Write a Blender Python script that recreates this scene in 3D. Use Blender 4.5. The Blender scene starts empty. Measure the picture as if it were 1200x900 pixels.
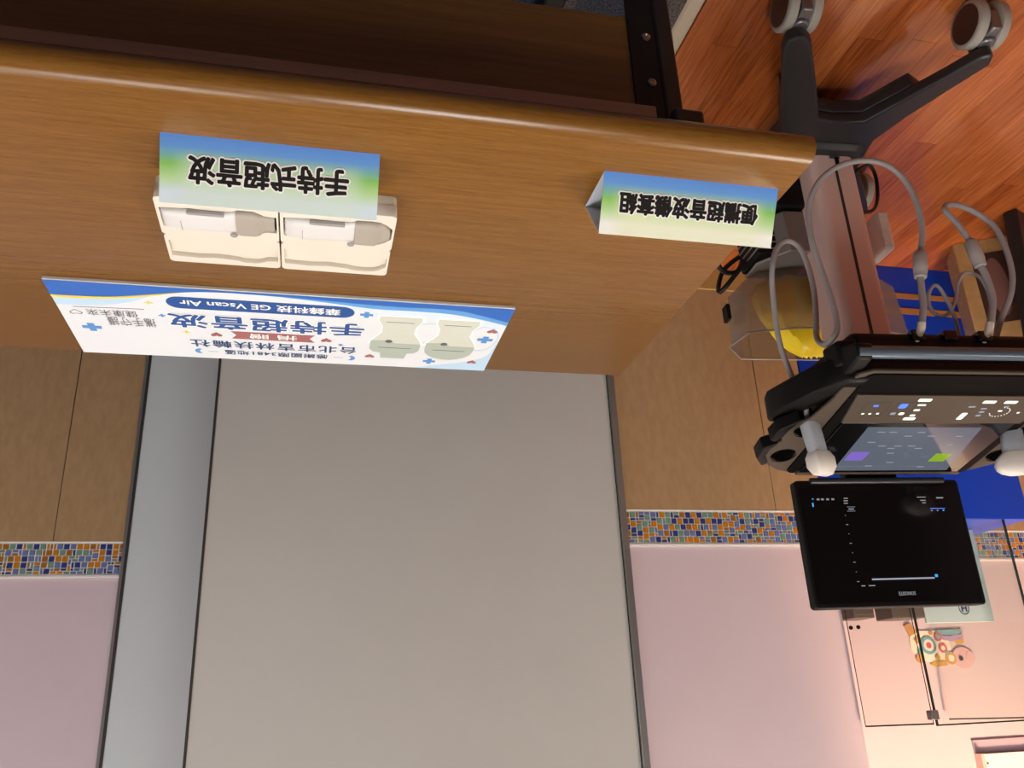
import bpy, bmesh, math, random
from mathutils import Vector, Matrix
random.seed(7)
S = bpy.context.scene
COL = S.collection
PI = math.pi
def lin(c):
    c /= 255.0
    return c / 12.92 if c <= .04045 else ((c + .055) / 1.055) ** 2.4
def rgb(r, g, b): return (lin(r), lin(g), lin(b), 1)

# ------------------------------------------------------------------ camera (phone held upside down)
cam_d = bpy.data.cameras.new('camera')
cam_d.sensor_fit = 'HORIZONTAL'; cam_d.sensor_width = 36.0
cam_d.lens = 992.8 / 1200 * 36.0
cam_d.clip_start = .02
cam = bpy.data.objects.new('camera', cam_d); COL.objects.link(cam)
R = Matrix(((-0.97332433, 0.04230202, 0.22550009), (-0.22510532, -0.36608070, -0.90294658), (0.04435476, -0.92962114, 0.36583766)))
cam.matrix_world = Matrix.Translation((0, 0, 1.34)) @ R.to_4x4()
S.camera = cam
# ------------------------------------------------------------------ world, exposure
w = bpy.data.worlds.new('world'); S.world = w; w.use_nodes = True
w.node_tree.nodes['Background'].inputs[0].default_value = (.9, .92, 1, 1)
w.node_tree.nodes['Background'].inputs[1].default_value = .15
S.view_settings.view_transform = 'Standard'; S.view_settings.look = 'None'
S.view_settings.exposure = 1.1; S.view_settings.gamma = 1.0; S.view_settings.use_curve_mapping = False
# ceiling luminaires: (x, y, size x, size y, strength, colour)
LAMPS = [(.55, 1.0, .6, .6, 5.8, (1, .96, .90)), (-1.75, 1.3, .6, .6, 12, (1, .89, .76)),
         (-.40, -.05, .6, .6, 12.5, (1, .97, .92)), (1.45, 1.6, .6, .6, 8.5, (1, .96, .90)), (-2.9, -.2, .6, .6, 5, (1, .90, .78))]  # panels over the table front and by the blue-grey leaf are added fill
SPOT = ((-2.0, 1.62, 2.66), 95.0, (1, .60, .34))      # warm downlight in front of the showcase recess

# ------------------------------------------------------------------ materials
def mat(name, color, rough=.5, metal=0, spec=.5, coat=0, emit=None, estr=0, trans=0, alpha=1, ior=1.45):
    m = bpy.data.materials.new(name); m.use_nodes = True
    b = m.node_tree.nodes['Principled BSDF']
    b.inputs['Base Color'].default_value = color; b.inputs['Roughness'].default_value = rough
    b.inputs['Metallic'].default_value = metal; b.inputs['Specular IOR Level'].default_value = spec
    b.inputs['Coat Weight'].default_value = coat; b.inputs['Coat Roughness'].default_value = .06
    b.inputs['Transmission Weight'].default_value = trans; b.inputs['Alpha'].default_value = alpha; b.inputs['IOR'].default_value = ior
    if emit: b.inputs['Emission Color'].default_value = emit; b.inputs['Emission Strength'].default_value = estr
    return m
def nd(m, t, **kw):
    n = m.node_tree.nodes.new(t)
    for k, v in kw.items(): setattr(n, k, v)
    return n
def lk(m, a, b): m.node_tree.links.new(a, b)
def ramp(m, stops, fac):
    r = nd(m, 'ShaderNodeValToRGB'); e = r.color_ramp.elements
    while len(e) < len(stops): e.new(.5)
    for x, (p, c) in zip(e, stops): x.position = p; x.color = c
    lk(m, fac, r.inputs[0]); return r
def noise(m, scale, vscale=(1, 1, 1), detail=4, rough=.55, coord='Object', offset=None):
    tc = nd(m, 'ShaderNodeTexCoord'); mp = nd(m, 'ShaderNodeMapping'); mp.inputs['Scale'].default_value = vscale
    lk(m, tc.outputs[coord], mp.inputs[0])
    n = nd(m, 'ShaderNodeTexNoise'); n.inputs['Scale'].default_value = scale; n.inputs['Detail'].default_value = detail; n.inputs['Roughness'].default_value = rough
    lk(m, mp.outputs[0], n.inputs[0]); return n, mp
def bump(m, fac, strength, dist=.001):
    b = nd(m, 'ShaderNodeBump'); b.inputs['Strength'].default_value = strength; b.inputs['Distance'].default_value = dist
    lk(m, fac, b.inputs['Height']); lk(m, b.outputs[0], m.node_tree.nodes['Principled BSDF'].inputs['Normal'])
def wood(name, c0, c1, c2, grain=(3, 60, 60), rough=.35, scale=4, coat=0, bmp=.15):
    m = mat(name, c1, rough, coat=coat)
    n, mp = noise(m, scale, grain, 6, .6)
    n2, mp2 = noise(m, 40, (1.5, 25, 25), 3, .5)
    mx = nd(m, 'ShaderNodeMix', data_type='FLOAT'); mx.inputs[0].default_value = .4
    lk(m, n.outputs[0], mx.inputs[2]); lk(m, n2.outputs[0], mx.inputs[3])
    r = ramp(m, [(.34, c0), (.5, c1), (.66, c2)], mx.outputs[0])
    lk(m, r.outputs[0], m.node_tree.nodes['Principled BSDF'].inputs['Base Color'])
    bump(m, mx.outputs[0], bmp, .0006)
    return m
def mottled(name, c0, c1, scale, rough=.6, bmp=0, vs=(1, 1, 1)):
    m = mat(name, c0, rough)
    n, mp = noise(m, scale, vs, 5, .6)
    r = ramp(m, [(.35, c0), (.65, c1)], n.outputs[0])
    lk(m, r.outputs[0], m.node_tree.nodes['Principled BSDF'].inputs['Base Color'])
    if bmp: bump(m, n.outputs[0], bmp)
    return m
M = {}
M['table'] = wood('table_wood', rgb(104, 68, 23), rgb(118, 79, 30), rgb(131, 91, 39), (1.0, 24, 24), .27, 11)
M['panelwood'] = wood('panel_wood', rgb(92, 60, 20), rgb(108, 72, 26), rgb(120, 82, 32), (1.0, 24, 24), .5, 4)
M['rail'] = wood('rail_wood', rgb(150, 112, 90), rgb(164, 126, 102), rgb(176, 138, 114), (1.0, 24, 24), .5, 4)
M['tan'] = mottled('tan_laminate', rgb(168, 136, 98), rgb(178, 146, 107), 60, .55, .03, (1, 1, .4))
M['basetan'] = mottled('baseboard_laminate', rgb(176, 142, 84), rgb(186, 152, 92), 40, .45)
M['pink'] = mottled('pink_paint', rgb(208, 190, 197), rgb(212, 194, 201), 3, .75)
M['white'] = mat('white_paint', rgb(232, 230, 226), .6)
M['ceiling'] = mat('ceiling_white', rgb(225, 222, 214), .9)
M['grey'] = mottled('grey_panel', rgb(190, 189, 185), rgb(194, 193, 189), 2, .45)
M['grey2'] = mottled('blue_grey_panel', rgb(200, 208, 211), rgb(204, 212, 215), 2, .45)
M['alu'] = mat('aluminium', rgb(170, 172, 172), .35, .8)
M['dark'] = mat('dark_gasket_gap', rgb(52, 48, 44), .6)
M['grout'] = mat('white_grout', rgb(225, 222, 215), .8)
M['black'] = mat('black_plastic', rgb(10, 9, 9), .5, spec=.3)
M['blacksteel'] = mat('black_steel', rgb(14, 11, 11), .4)
M['charcoal'] = mat('charcoal_plastic', rgb(36, 37, 39), .38)
M['gloss'] = mat('gloss_black', rgb(10, 10, 12), .08, coat=.5)
M['screen'] = mat('screen_black', rgb(8, 8, 11), .12)
M['bronze'] = mat('bronze_metal', rgb(228, 196, 186), .45, .12)
M['brown'] = mat('brown_shell', rgb(76, 66, 56), .55, .1, .3)
M['bar'] = mat('polished_bar', rgb(92, 106, 118), .25, .35)
M['cable'] = mat('grey_cable', rgb(158, 152, 152), .5)
M['conn'] = mat('grey_connector', rgb(170, 162, 158), .5)
M['relief'] = mat('pale_strain_relief', rgb(218, 206, 188), .5)
M['probeg'] = mat('probe_grey', rgb(168, 174, 182), .42)
M['probew'] = mat('probe_white', rgb(226, 220, 212), .4)
M['blackcable'] = mat('black_cable', rgb(18, 18, 20), .4)
M['tyre'] = mat('grey_tyre', rgb(150, 146, 138), .55)
M['cap'] = mat('brown_cap', rgb(52, 34, 28), .4)
M['silver'] = mat('silver_hood', rgb(120, 120, 122), .3, .7)
M['case'] = mat('cream_foam', rgb(218, 210, 196), .55)
M['hpw'] = mat('warm_white_shell', rgb(214, 212, 210), .38)
M['hpg'] = mat('beige_head', rgb(166, 158, 146), .45)
M['hpd'] = mat('grey_seam', rgb(150, 148, 146), .5)
M['blue'] = mat('royal_blue_laminate', rgb(14, 62, 190), .32)
M['stripe'] = mat('tan_stripe', rgb(176, 122, 72), .5)
M['kraft'] = mottled('kraft_card', rgb(176, 140, 92), rgb(190, 154, 104), 30, .7)
M['kraftd'] = mat('dark_print', rgb(66, 44, 38), .6)
M['bagd'] = mat('dark_grey_bag', rgb(92, 86, 76), .55)
M['pack'] = mat('black_packet', rgb(34, 34, 36), .4)
M['paper'] = mat('white_paper', rgb(238, 236, 232), .6)
M['screwm'] = mat('screw_steel', rgb(150, 140, 120), .3, .9)
M['boxgrey'] = mat('grey_box_card', rgb(86, 78, 74), .6)
M['lblue'] = mat('pale_blue_board', rgb(178, 206, 214), .5)
M['navy'] = mat('navy_print', rgb(24, 44, 92), .5)
M['psu'] = mat('grey_metal_case', rgb(150, 144, 140), .45, .3)
def glassy(name, color, rough, alpha, tint=.1):
    # thin sheet: mostly clear with a glossy skin
    m = bpy.data.materials.new(name); m.use_nodes = True; nt = m.node_tree; nt.nodes.clear()
    o = nt.nodes.new('ShaderNodeOutputMaterial'); tr = nt.nodes.new('ShaderNodeBsdfTransparent'); gl = nt.nodes.new('ShaderNodeBsdfGlossy'); df = nt.nodes.new('ShaderNodeBsdfTranslucent')
    tr.inputs[0].default_value = color; gl.inputs['Roughness'].default_value = rough; df.inputs[0].default_value = color
    a = nt.nodes.new('ShaderNodeMixShader'); a.inputs[0].default_value = tint
    b = nt.nodes.new('ShaderNodeMixShader'); b.inputs[0].default_value = alpha
    nt.links.new(tr.outputs[0], a.inputs[1]); nt.links.new(df.outputs[0], a.inputs[2])
    nt.links.new(a.outputs[0], b.inputs[1]); nt.links.new(gl.outputs[0], b.inputs[2]); nt.links.new(b.outputs[0], o.inputs[0])
    return m
M['glass'] = glassy('clear_glass', (.97, .985, .975, 1), .02, .045, .01)
M['frost'] = glassy('frosted_plastic', (.80, .77, .74, 1), .25, .10, .20)
M['glassedge'] = mat('green_glass_edge', rgb(22, 44, 38), .25)
M['yellow'] = mottled('yellow_bag', rgb(250, 214, 10), rgb(255, 232, 50), 25, .35, .4)
# floor plank: colour varies plank by plank
m = mat('plank_wood', rgb(160, 84, 48), .22, coat=.35); M['plank'] = m
oi = nd(m, 'ShaderNodeObjectInfo')
n, mp = noise(m, 5, (28, 1.6, 10), 5, .6)
vm = nd(m, 'ShaderNodeVectorMath', operation='SCALE'); cx = nd(m, 'ShaderNodeCombineXYZ')
lk(m, oi.outputs['Random'], vm.inputs['Scale']); vm.inputs[0].default_value = (37, 91, 13); lk(m, vm.outputs[0], mp.inputs['Location'])
mx = nd(m, 'ShaderNodeMath', operation='MULTIPLY_ADD'); lk(m, oi.outputs['Random'], mx.inputs[0]); mx.inputs[1].default_value = .34; lk(m, n.outputs[0], mx.inputs[2])
r = ramp(m, [(.35, rgb(122, 58, 24)), (.6, rgb(160, 84, 39)), (.8, rgb(177, 100, 50)), (1.0, rgb(193, 117, 64))], mx.outputs[0])
lk(m, r.outputs[0], m.node_tree.nodes['Principled BSDF'].inputs['Base Color'])
M['floorbase'] = wood('floor_wood', rgb(112, 50, 24), rgb(150, 74, 38), rgb(176, 96, 54), (20, 1.5, 10), .25, 4)
# carpet
m = mat('carpet_blue_grey', rgb(60, 66, 78), .95, spec=.1); M['carpet'] = m
n1, _ = noise(m, 260, (1, 1, 1), 2); n2, _ = noise(m, 6, (1, 1, 1), 2)
v = nd(m, 'ShaderNodeTexVoronoi'); v.inputs['Scale'].default_value = 9; v.distance = 'CHEBYCHEV'
tc = nd(m, 'ShaderNodeTexCoord'); lk(m, tc.outputs['Object'], v.inputs[0])
sp = nd(m, 'ShaderNodeSeparateColor'); lk(m, v.outputs['Color'], sp.inputs[0])
r1 = ramp(m, [(.2, rgb(44, 58, 92)), (.5, rgb(84, 88, 98)), (.8, rgb(112, 106, 104))], sp.outputs[0])
r2 = ramp(m, [(.35, (.35, .35, .35, 1)), (.65, (1.3, 1.3, 1.3, 1))], n1.outputs[0])
mm = nd(m, 'ShaderNodeMix', data_type='RGBA', blend_type='MULTIPLY'); mm.inputs[0].default_value = 1
lk(m, r1.outputs[0], mm.inputs[6]); lk(m, r2.outputs[0], mm.inputs[7]); lk(m, mm.outputs[2], m.node_tree.nodes['Principled BSDF'].inputs['Base Color'])
# printed tent card: blue at the foot, green band, pale at the top
def card_mat(name, pale, halo):
    m = mat(name, (1, 1, 1, 1), .32)
    tc = nd(m, 'ShaderNodeTexCoord'); s = nd(m, 'ShaderNodeSeparateXYZ'); lk(m, tc.outputs['Object'], s.inputs[0])
    mr = nd(m, 'ShaderNodeMapRange'); mr.inputs[2].default_value = .063; lk(m, s.outputs[2], mr.inputs[0])
    r = ramp(m, [(0, rgb(96, 148, 228)), (.17, rgb(106, 160, 228)), (.42, rgb(140, 204, 104)), (.62, rgb(192, 230, 164)), (.82, pale), (1, pale)], mr.outputs[0])
    ab = nd(m, 'ShaderNodeMath', operation='ABSOLUTE'); lk(m, s.outputs[0], ab.inputs[0])
    g = nd(m, 'ShaderNodeMapRange', interpolation_type='SMOOTHSTEP'); g.inputs[1].default_value = .108; g.inputs[2].default_value = .08; lk(m, ab.outputs[0], g.inputs[0])
    g2 = nd(m, 'ShaderNodeMapRange', interpolation_type='SMOOTHSTEP'); g2.inputs[1].default_value = .010; g2.inputs[2].default_value = .028; lk(m, s.outputs[2], g2.inputs[0])
    mu = nd(m, 'ShaderNodeMath', operation='MULTIPLY'); lk(m, g.outputs[0], mu.inputs[0]); lk(m, g2.outputs[0], mu.inputs[1])
    m2 = nd(m, 'ShaderNodeMath', operation='MULTIPLY'); m2.inputs[1].default_value = .55; lk(m, mu.outputs[0], m2.inputs[0])
    mm = nd(m, 'ShaderNodeMix', data_type='RGBA'); lk(m, m2.outputs[0], mm.inputs[0]); lk(m, r.outputs[0], mm.inputs[6]); mm.inputs[7].default_value = halo
    lk(m, mm.outputs[2], m.node_tree.nodes['Principled BSDF'].inputs['Base Color']); return m
M['card1'] = card_mat('card_print_cool', rgb(222, 240, 248), rgb(222, 240, 224))
M['card2'] = card_mat('card_print_warm', rgb(250, 252, 244), rgb(240, 247, 204))
M['cardin'] = mat('card_plain', rgb(214, 222, 234), .5)
M['ink'] = mat('black_ink', rgb(20, 18, 18), .45)
M['inkw'] = mat('white_ink', rgb(250, 249, 244), .5)
def flat(name, *c): M[name] = mat(name, rgb(*c), .35)
flat('b_white', 224, 228, 232); flat('b_blue', 44, 102, 188); flat('b_mid', 98, 160, 220); flat('b_light', 186, 216, 240); flat('b_yellow', 240, 212, 96)
flat('b_navy', 30, 80, 150); flat('b_ink', 34, 62, 110); flat('b_red', 160, 96, 96); flat('b_cross', 84, 146, 212); flat('b_pencil', 96, 92, 100)
flat('b_probe', 206, 210, 198); flat('b_phead', 172, 184, 172); flat('b_edge', 206, 202, 196); flat('b_pale', 214, 230, 244)

# ------------------------------------------------------------------ mesh helpers
def link(o, parent=None):
    COL.objects.link(o)
    if parent: o.parent = parent
    return o
def tag(o, label=None, cat=None, group=None, kind=None):
    if label: o['label'] = label
    if cat: o['category'] = cat
    if group: o['group'] = group
    if kind: o['kind'] = kind
    return o
def thing(name, label, cat, loc=(0, 0, 0), rz=0, group=None):
    o = bpy.data.objects.new(name, None); o.empty_display_size = .05; o.location = loc; o.rotation_euler = (0, 0, rz); link(o)
    return tag(o, label, cat, group)
class MB:
    def __init__(s): s.v = []; s.f = []; s.mi = []
    def add(s, vs, fs, m=0):
        k = len(s.v); s.v += [tuple(x) for x in vs]; s.f += [tuple(i + k for i in f) for f in fs]; s.mi += [m] * len(fs); return s
    def box(s, x0, x1, y0, y1, z0, z1, m=0, rot=None, piv=None):
        vs = [Vector(p) for p in ((x0, y0, z0), (x1, y0, z0), (x1, y1, z0), (x0, y1, z0), (x0, y0, z1), (x1, y0, z1), (x1, y1, z1), (x0, y1, z1))]
        if rot is not None:
            c = Vector(piv) if piv else sum(vs, Vector()) / 8
            vs = [c + rot @ (p - c) for p in vs]
        return s.add(vs, [(3, 2, 1, 0), (4, 5, 6, 7), (0, 1, 5, 4), (1, 2, 6, 5), (2, 3, 7, 6), (3, 0, 4, 7)], m)
    def prism(s, pts, z0, z1, m=0, ax='z', top=None):
        n = len(pts); t = top or pts
        def P(p, z): return {'z': (p[0], p[1], z), 'y': (p[0], z, p[1]), 'x': (z, p[0], p[1])}[ax]
        vs = [P(p, z0) for p in pts] + [P(p, z1) for p in t]
        return s.add(vs, [tuple(range(n - 1, -1, -1)), tuple(range(n, 2 * n))] + [(i, (i + 1) % n, n + (i + 1) % n, n + i) for i in range(n)], m)
    def rings(s, rr, m=0, cap=True, closed=False):
        n = len(rr[0]); vs = [p for r_ in rr for p in r_]; fs = []; K = len(rr)
        for k in range(K if closed else K - 1):
            for i in range(n):
                j = (i + 1) % n; q = (k + 1) % K
                fs.append((k * n + i, k * n + j, q * n + j, q * n + i))
        if cap and not closed: fs += [tuple(range(n - 1, -1, -1)), tuple((K - 1) * n + i for i in range(n))]
        return s.add(vs, fs, m)
    def tube(s, pts, r, n=10, m=0):
        pts = [Vector(p) for p in pts]; rs = r if isinstance(r, (list, tuple)) else [r] * len(pts)
        t0 = (pts[1] - pts[0]).normalized(); a = t0.orthogonal().normalized(); rr = []
        for k, p in enumerate(pts):
            t = (pts[min(k + 1, len(pts) - 1)] - pts[max(k - 1, 0)]).normalized()
            a = (a - t * a.dot(t)).normalized(); b = t.cross(a)
            rr.append([p + (a * math.cos(2 * PI * i / n) + b * math.sin(2 * PI * i / n)) * rs[k] for i in range(n)])
        return s.rings(rr, m)
    def disc(s, c, axis, prof, n=24, m=0):     # lathe about an axis through c, profile [(along, radius)]
        ax = Vector(axis).normalized(); a = ax.orthogonal().normalized(); b = ax.cross(a); c = Vector(c)
        return s.rings([[c + ax * h + (a * math.cos(2 * PI * i / n) + b * math.sin(2 * PI * i / n)) * max(r, 1e-4) for i in range(n)] for h, r in prof], m)
    def mesh(s, name, mats, smooth=False):
        me = bpy.data.meshes.new(name); me.from_pydata(s.v, [], s.f); me.polygons.foreach_set('material_index', s.mi)
        for x in (mats if isinstance(mats, (list, tuple)) else [mats]): me.materials.append(M[x] if isinstance(x, str) else x)
        bm = bmesh.new(); bm.from_mesh(me); bmesh.ops.recalc_face_normals(bm, faces=bm.faces); bm.to_mesh(me); bm.free()
        if smooth: me.polygons.foreach_set('use_smooth', [True] * len(me.polygons))
        me.update(); return me
    def build(s, name, mats, parent=None, smooth=False, bevel=0, seg=2, loc=None, rot=None):
        o = bpy.data.objects.new(name, s.mesh(name, mats, smooth)); link(o, parent)
        if loc: o.location = loc
        if rot: o.rotation_euler = rot
        if bevel:
            b = o.modifiers.new('bevel', 'BEVEL'); b.width = bevel; b.segments = seg; b.limit_method = 'ANGLE'; b.angle_limit = math.radians(40)
            o.data.polygons.foreach_set('use_smooth', [True] * len(o.data.polygons))
            try: o.data.set_sharp_from_angle(angle=math.radians(50))
            except Exception: pass
        elif smooth:
            try: o.data.set_sharp_from_angle(angle=math.radians(48))
            except Exception: pass
        return o
def spline(pts, sub=5):
    P = [Vector(p) for p in pts]; P = [P[0] * 2 - P[1]] + P + [P[-1] * 2 - P[-2]]; out = []
    for i in range(1, len(P) - 2):
        for k in range(sub):
            t = k / sub; a, b, c, d = P[i - 1], P[i], P[i + 1], P[i + 2]
            out.append(.5 * ((2 * b) + (c - a) * t + (2 * a - 5 * b + 4 * c - d) * t * t + (3 * b - a - 3 * c + d) * t ** 3))
    out.append(P[-2]); return out
def rrect(x0, x1, y0, y1, r, n=5):
    out = []
    for cx_, cy_, a in ((x1 - r, y0 + r, -90), (x1 - r, y1 - r, 0), (x0 + r, y1 - r, 90), (x0 + r, y0 + r, 180)):
        for k in range(n + 1):
            t = math.radians(a + 90 * k / n); out.append((cx_ + r * math.cos(t), cy_ + r * math.sin(t)))
    return out
def circle(cx_, cy_, r, n=20, ry=None): return [(cx_ + r * math.cos(2 * PI * i / n), cy_ + (ry or r) * math.sin(2 * PI * i / n)) for i in range(n)]
def plate_mesh(outlines, z0, z1):          # flat plate with holes
    c = bpy.data.curves.new('tmp', 'CURVE'); c.dimensions = '2D'; c.fill_mode = 'BOTH'; c.extrude = (z1 - z0) / 2
    for o_ in outlines:
        s = c.splines.new('POLY'); s.points.add(len(o_) - 1); s.use_cyclic_u = True
        for p, q in zip(s.points, o_): p.co = (q[0], q[1], 0, 1)
    return from_curve(c, (z0 + z1) / 2)
def from_curve(c, dz=0):
    o = bpy.data.objects.new('tmp', c); COL.objects.link(o); bpy.context.view_layer.update()
    dg = bpy.context.evaluated_depsgraph_get(); me = bpy.data.meshes.new_from_object(o.evaluated_get(dg))
    bpy.data.objects.remove(o); bpy.data.curves.remove(c); me.materials.clear()
    if dz: me.transform(Matrix.Translation((0, 0, dz)))
    return me
def plate(name, outlines, z0, z1, mt, parent, loc=None, rot=None, bevel=0):
    me = plate_mesh(outlines, z0, z1); me.name = name; me.materials.append(M[mt]); o = bpy.data.objects.new(name, me); link(o, parent)
    bm = bmesh.new(); bm.from_mesh(me); bmesh.ops.remove_doubles(bm, verts=bm.verts, dist=1e-6); bmesh.ops.recalc_face_normals(bm, faces=bm.faces); bm.to_mesh(me); bm.free()
    if loc: o.location = loc
    if rot: o.rotation_euler = rot
    if bevel:
        b = o.modifiers.new('bevel', 'BEVEL'); b.width = bevel; b.segments = 2; b.limit_method = 'ANGLE'; b.angle_limit = math.radians(60)
    return o
def text_mesh(body, x0, x1, y0, y1, z, off=0.0, spacing=1.0):
    """lettering fitted into a rectangle; off = stroke gain in metres, made by copies shifted round a circle"""
    c = bpy.data.curves.new('tmp', 'FONT'); c.body = body; c.space_character = spacing; c.resolution_u = 2; b = from_curve(c)
    xs = [v.co.x for v in b.vertices]; ys = [v.co.y for v in b.vertices]
    bx0, bx1, by0, by1 = min(xs), max(xs), min(ys), max(ys); sx = (x1 - x0) / (bx1 - bx0); sy = (y1 - y0) / (by1 - by0)
    V = [(x0 + (v.co.x - bx0) * sx, y0 + (v.co.y - by0) * sy, z) for v in b.vertices]; F = [tuple(p.vertices) for p in b.polygons]
    if off == 0: sh = [(0, 0)]
    else: sh = [(0, 0)] + [(off * math.cos(2 * PI * k / 10), off * math.sin(2 * PI * k / 10)) for k in range(10)]
    vs = []; fs = []
    for k, (dx, dy) in enumerate(sh):
        n_ = len(vs); vs += [(x + dx, y + dy, q + 1.2e-5 * k) for x, y, q in V]; fs += [tuple(i + n_ for i in f) for f in F]
    me = bpy.data.meshes.new('text'); me.from_pydata(vs, [], fs); me.update(); bpy.data.meshes.remove(b); return me
def text(name, body, box, z, mt, parent, off=0.0, loc=None, rot=None, spacing=1.0):
    me = text_mesh(body, *box, z, off, spacing=spacing); me.name = name; me.materials.append(M[mt]); o = bpy.data.objects.new(name, me); link(o, parent)
    if loc: o.location = loc
    if rot: o.rotation_euler = rot
    return o
def poly(name, pts, z, mt, parent, loc=None, rot=None, th=.0002):
    return MB().prism(pts, z - th, z, 0).build(name, mt, parent, loc=loc, rot=rot)
def struct(o): return tag(o, kind='structure')

# ================================================================== SETTING
YB, YR, YL = 2.235, 2.50, 2.70          # main back wall, showcase recess, wall right of the grey doors
ZD, ZM = .808, .903                      # mosaic band bottom and top
fl = struct(MB().box(-3.6, 2.4, -2.6, 2.75, -.06, -.006).build('floor', 'floorbase'))
pw, pl = .062, .82
pme = MB().box(0, pw - .0008, 0, pl - .0008, -.006, 0).mesh('plank', 'plank')
for i in range(32):
    x = -.742 - pw * (i + 1); y = .35 + random.uniform(0, pl)
    y -= pl
    while y < 2.5:
        ln = pl if y + pl < 2.62 else None
        o = bpy.data.objects.new('plank', pme); o.location = (x, y, 0); link(o, fl); y += pl
struct(MB().box(-.700, 2.4, -2.6, 2.70, -.006, .004).build('carpet', 'carpet'))
struct(MB().prism([(-.738, -.006), (-.700, -.006), (-.700, .006), (-.706, .009), (-.732, .007), (-.738, .001)], -2.6, 2.235, ax='y').build('trim_1', mat('threshold', rgb(206, 194, 170), .5)))
struct(MB().box(-3.6, 2.4, -2.6, 2.75, 2.7, 2.76).build('ceiling', 'ceiling'))
struct(MB().box(-3.66, -3.6, -2.6, 2.75, 0, 2.7).build('wall_left', 'pink'))
struct(MB().box(2.4, 2.46, -2.6, 2.75, 0, 2.7).build('wall_right', 'pink'))
struct(MB().box(-3.6, 2.4, -2.66, -2.6, 0, 2.7).build('wall_front', mat('dim_wall', rgb(120, 112, 104), .8)))
wb = struct(MB().box(-1.505, -.846, YB, YR + .1, 0, 2.7).build('wall_back', 'pink'))
wc = struct(MB().box(-.846, .257, YB + .03, YL + .05, 0, 2.7).build('wall_back_centre', 'pink'))
wl = struct(MB().box(.257, 2.4, YL, YL + .06, 0, 2.7).build('wall_back_right', 'pink'))
wr = struct(MB().box(-3.6, -1.505, YR, YR + .06, 0, 2.7).build('wall_back_left', 'pink'))
def mosaic(parent, x0, x1, y, seed):
    rnd = random.Random(seed); u = (ZM - ZD - .006) / 10; nx = int((x1 - x0) / u); z0 = ZD + .003
    MB().box(x0, x1, y - .004, y, ZD, ZM).build('mosaic_bed', 'grout', parent)
    occ = [[0] * 10 for _ in range(nx)]; b = MB()
    for i in range(nx):
        for j in range(10):
            if occ[i][j]: continue
            opts = [(2, 2)] * 9 + [(2, 1)] * 3 + [(1, 2)] * 3 + [(1, 1)]
            rnd.shuffle(opts)
            for a, c in opts + [(1, 1)]:
                if i + a <= nx and j + c <= 10 and all(not occ[i + p][j + q] for p in range(a) for q in range(c)): break
            for p in range(a):
                for q in range(c): occ[i + p][j + q] = 1
            g = .0015; xa, xb, za, zb = x0 + i * u + g, x0 + (i + a) * u - g, z0 + j * u + g, z0 + (j + c) * u - g
            dx, dz = rnd.uniform(-.0005, .0005), rnd.uniform(-.0005, .0005)
            k = rnd.choices(range(5), [4, 4, 3, 4.2, 1.6])[0]; yt = y - .0065; e = .0007
            vs = [(xa + dx, y - .004, za), (xb + dx, y - .004, za), (xb - dx, y - .004, zb + dz), (xa - dx, y - .004, zb + dz)]
            vt = [(xa + dx + e, yt, za + e), (xb + dx - e, yt, za + e), (xb - dx - e, yt, zb + dz - e), (xa - dx + e, yt, zb + dz - e)]
            b.add(vs + vt, [(4, 5, 6, 7), (0, 1, 5, 4), (1, 2, 6, 5), (2, 3, 7, 6), (3, 0, 4, 7)], k)
    o = b.build('mosaic_tiles', ['mo1', 'mo2', 'mo3', 'mo4', 'mo5'], parent); o['kind'] = 'stuff'
for k, c in dict(mo1=(48, 62, 128), mo2=(104, 122, 172), mo3=(112, 148, 134), mo4=(196, 124, 18), mo5=(158, 104, 34)).items(): M[k] = mat('tile_' + k[-1], rgb(*c), .25)
def dado(parent, x0, x1, y, seams, seed, base=True):
    xs = [x0] + [s for s in seams if x0 < s < x1] + [x1]
    for a, b in zip(xs, xs[1:]): MB().box(a + .0012, b - .0012, y - .006, y, .078, ZD - .002).build('panel', 'tan', parent, bevel=.0008, seg=1)
    MB().box(x0, x1, y - .0035, y, .07, ZD).build('panel_joint', 'dark', parent)
    MB().box(x0, x1, y - .012, y, 0, .078).build('baseboard', 'basetan', parent, bevel=.002)
    mosaic(parent, x0, x1, y, seed)
    MB().box(x0, x1, y - .007, y, ZM, ZM + .006).build('white_edging', 'white', parent)
    MB().box(x0, x1, y - .007, y, ZD - .003, ZD).build('white_edging', 'white', parent)
dado(wb, -1.505, -.866, YB, (-1.345,), 3)
dado(wr, -3.6, -1.505, YR, (-2.9, -2.3, -1.7), 5)
dado(wl, .526, 2.2, YL, (.725, 1.325, 1.925), 9)
# grey door leaves
d1 = struct(MB().box(-.848, .252, YB - .012, YB + .028, .0, 2.3).build('door_1', 'grey', bevel=.002))
MB().box(-.868, -.848, YB - .022, YB + .02, 0, 2.32).build('frame_post', 'alu', d1, bevel=.002)
MB().box(-.8485, -.8455, YB - .0135, YB - .011, 0, 2.3).build('gasket_gap_shade', 'dark', d1)
MB().box(.2515, .2575, YB - .014, YB + .02, 0, 2.3).build('gasket_gap_shade', 'dark', d1)  # dark strip painted in for the shadow gap between the leaves
MB().box(-.868, .258, YB - .022, YB + .02, 2.30, 2.36).build('frame_head', 'alu', d1)
d2 = struct(MB().box(.257, .512, YL - .04, YL, .0, 2.3).build('door_2', 'grey2', bevel=.002))
MB().box(.512, .519, YL - .043, YL, 0, 2.3).build('gasket_gap_shade', 'dark', d2)
MB().box(.519, .527, YL - .043, YL, 0, 2.32).build('frame_post', 'alu', d2)

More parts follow.
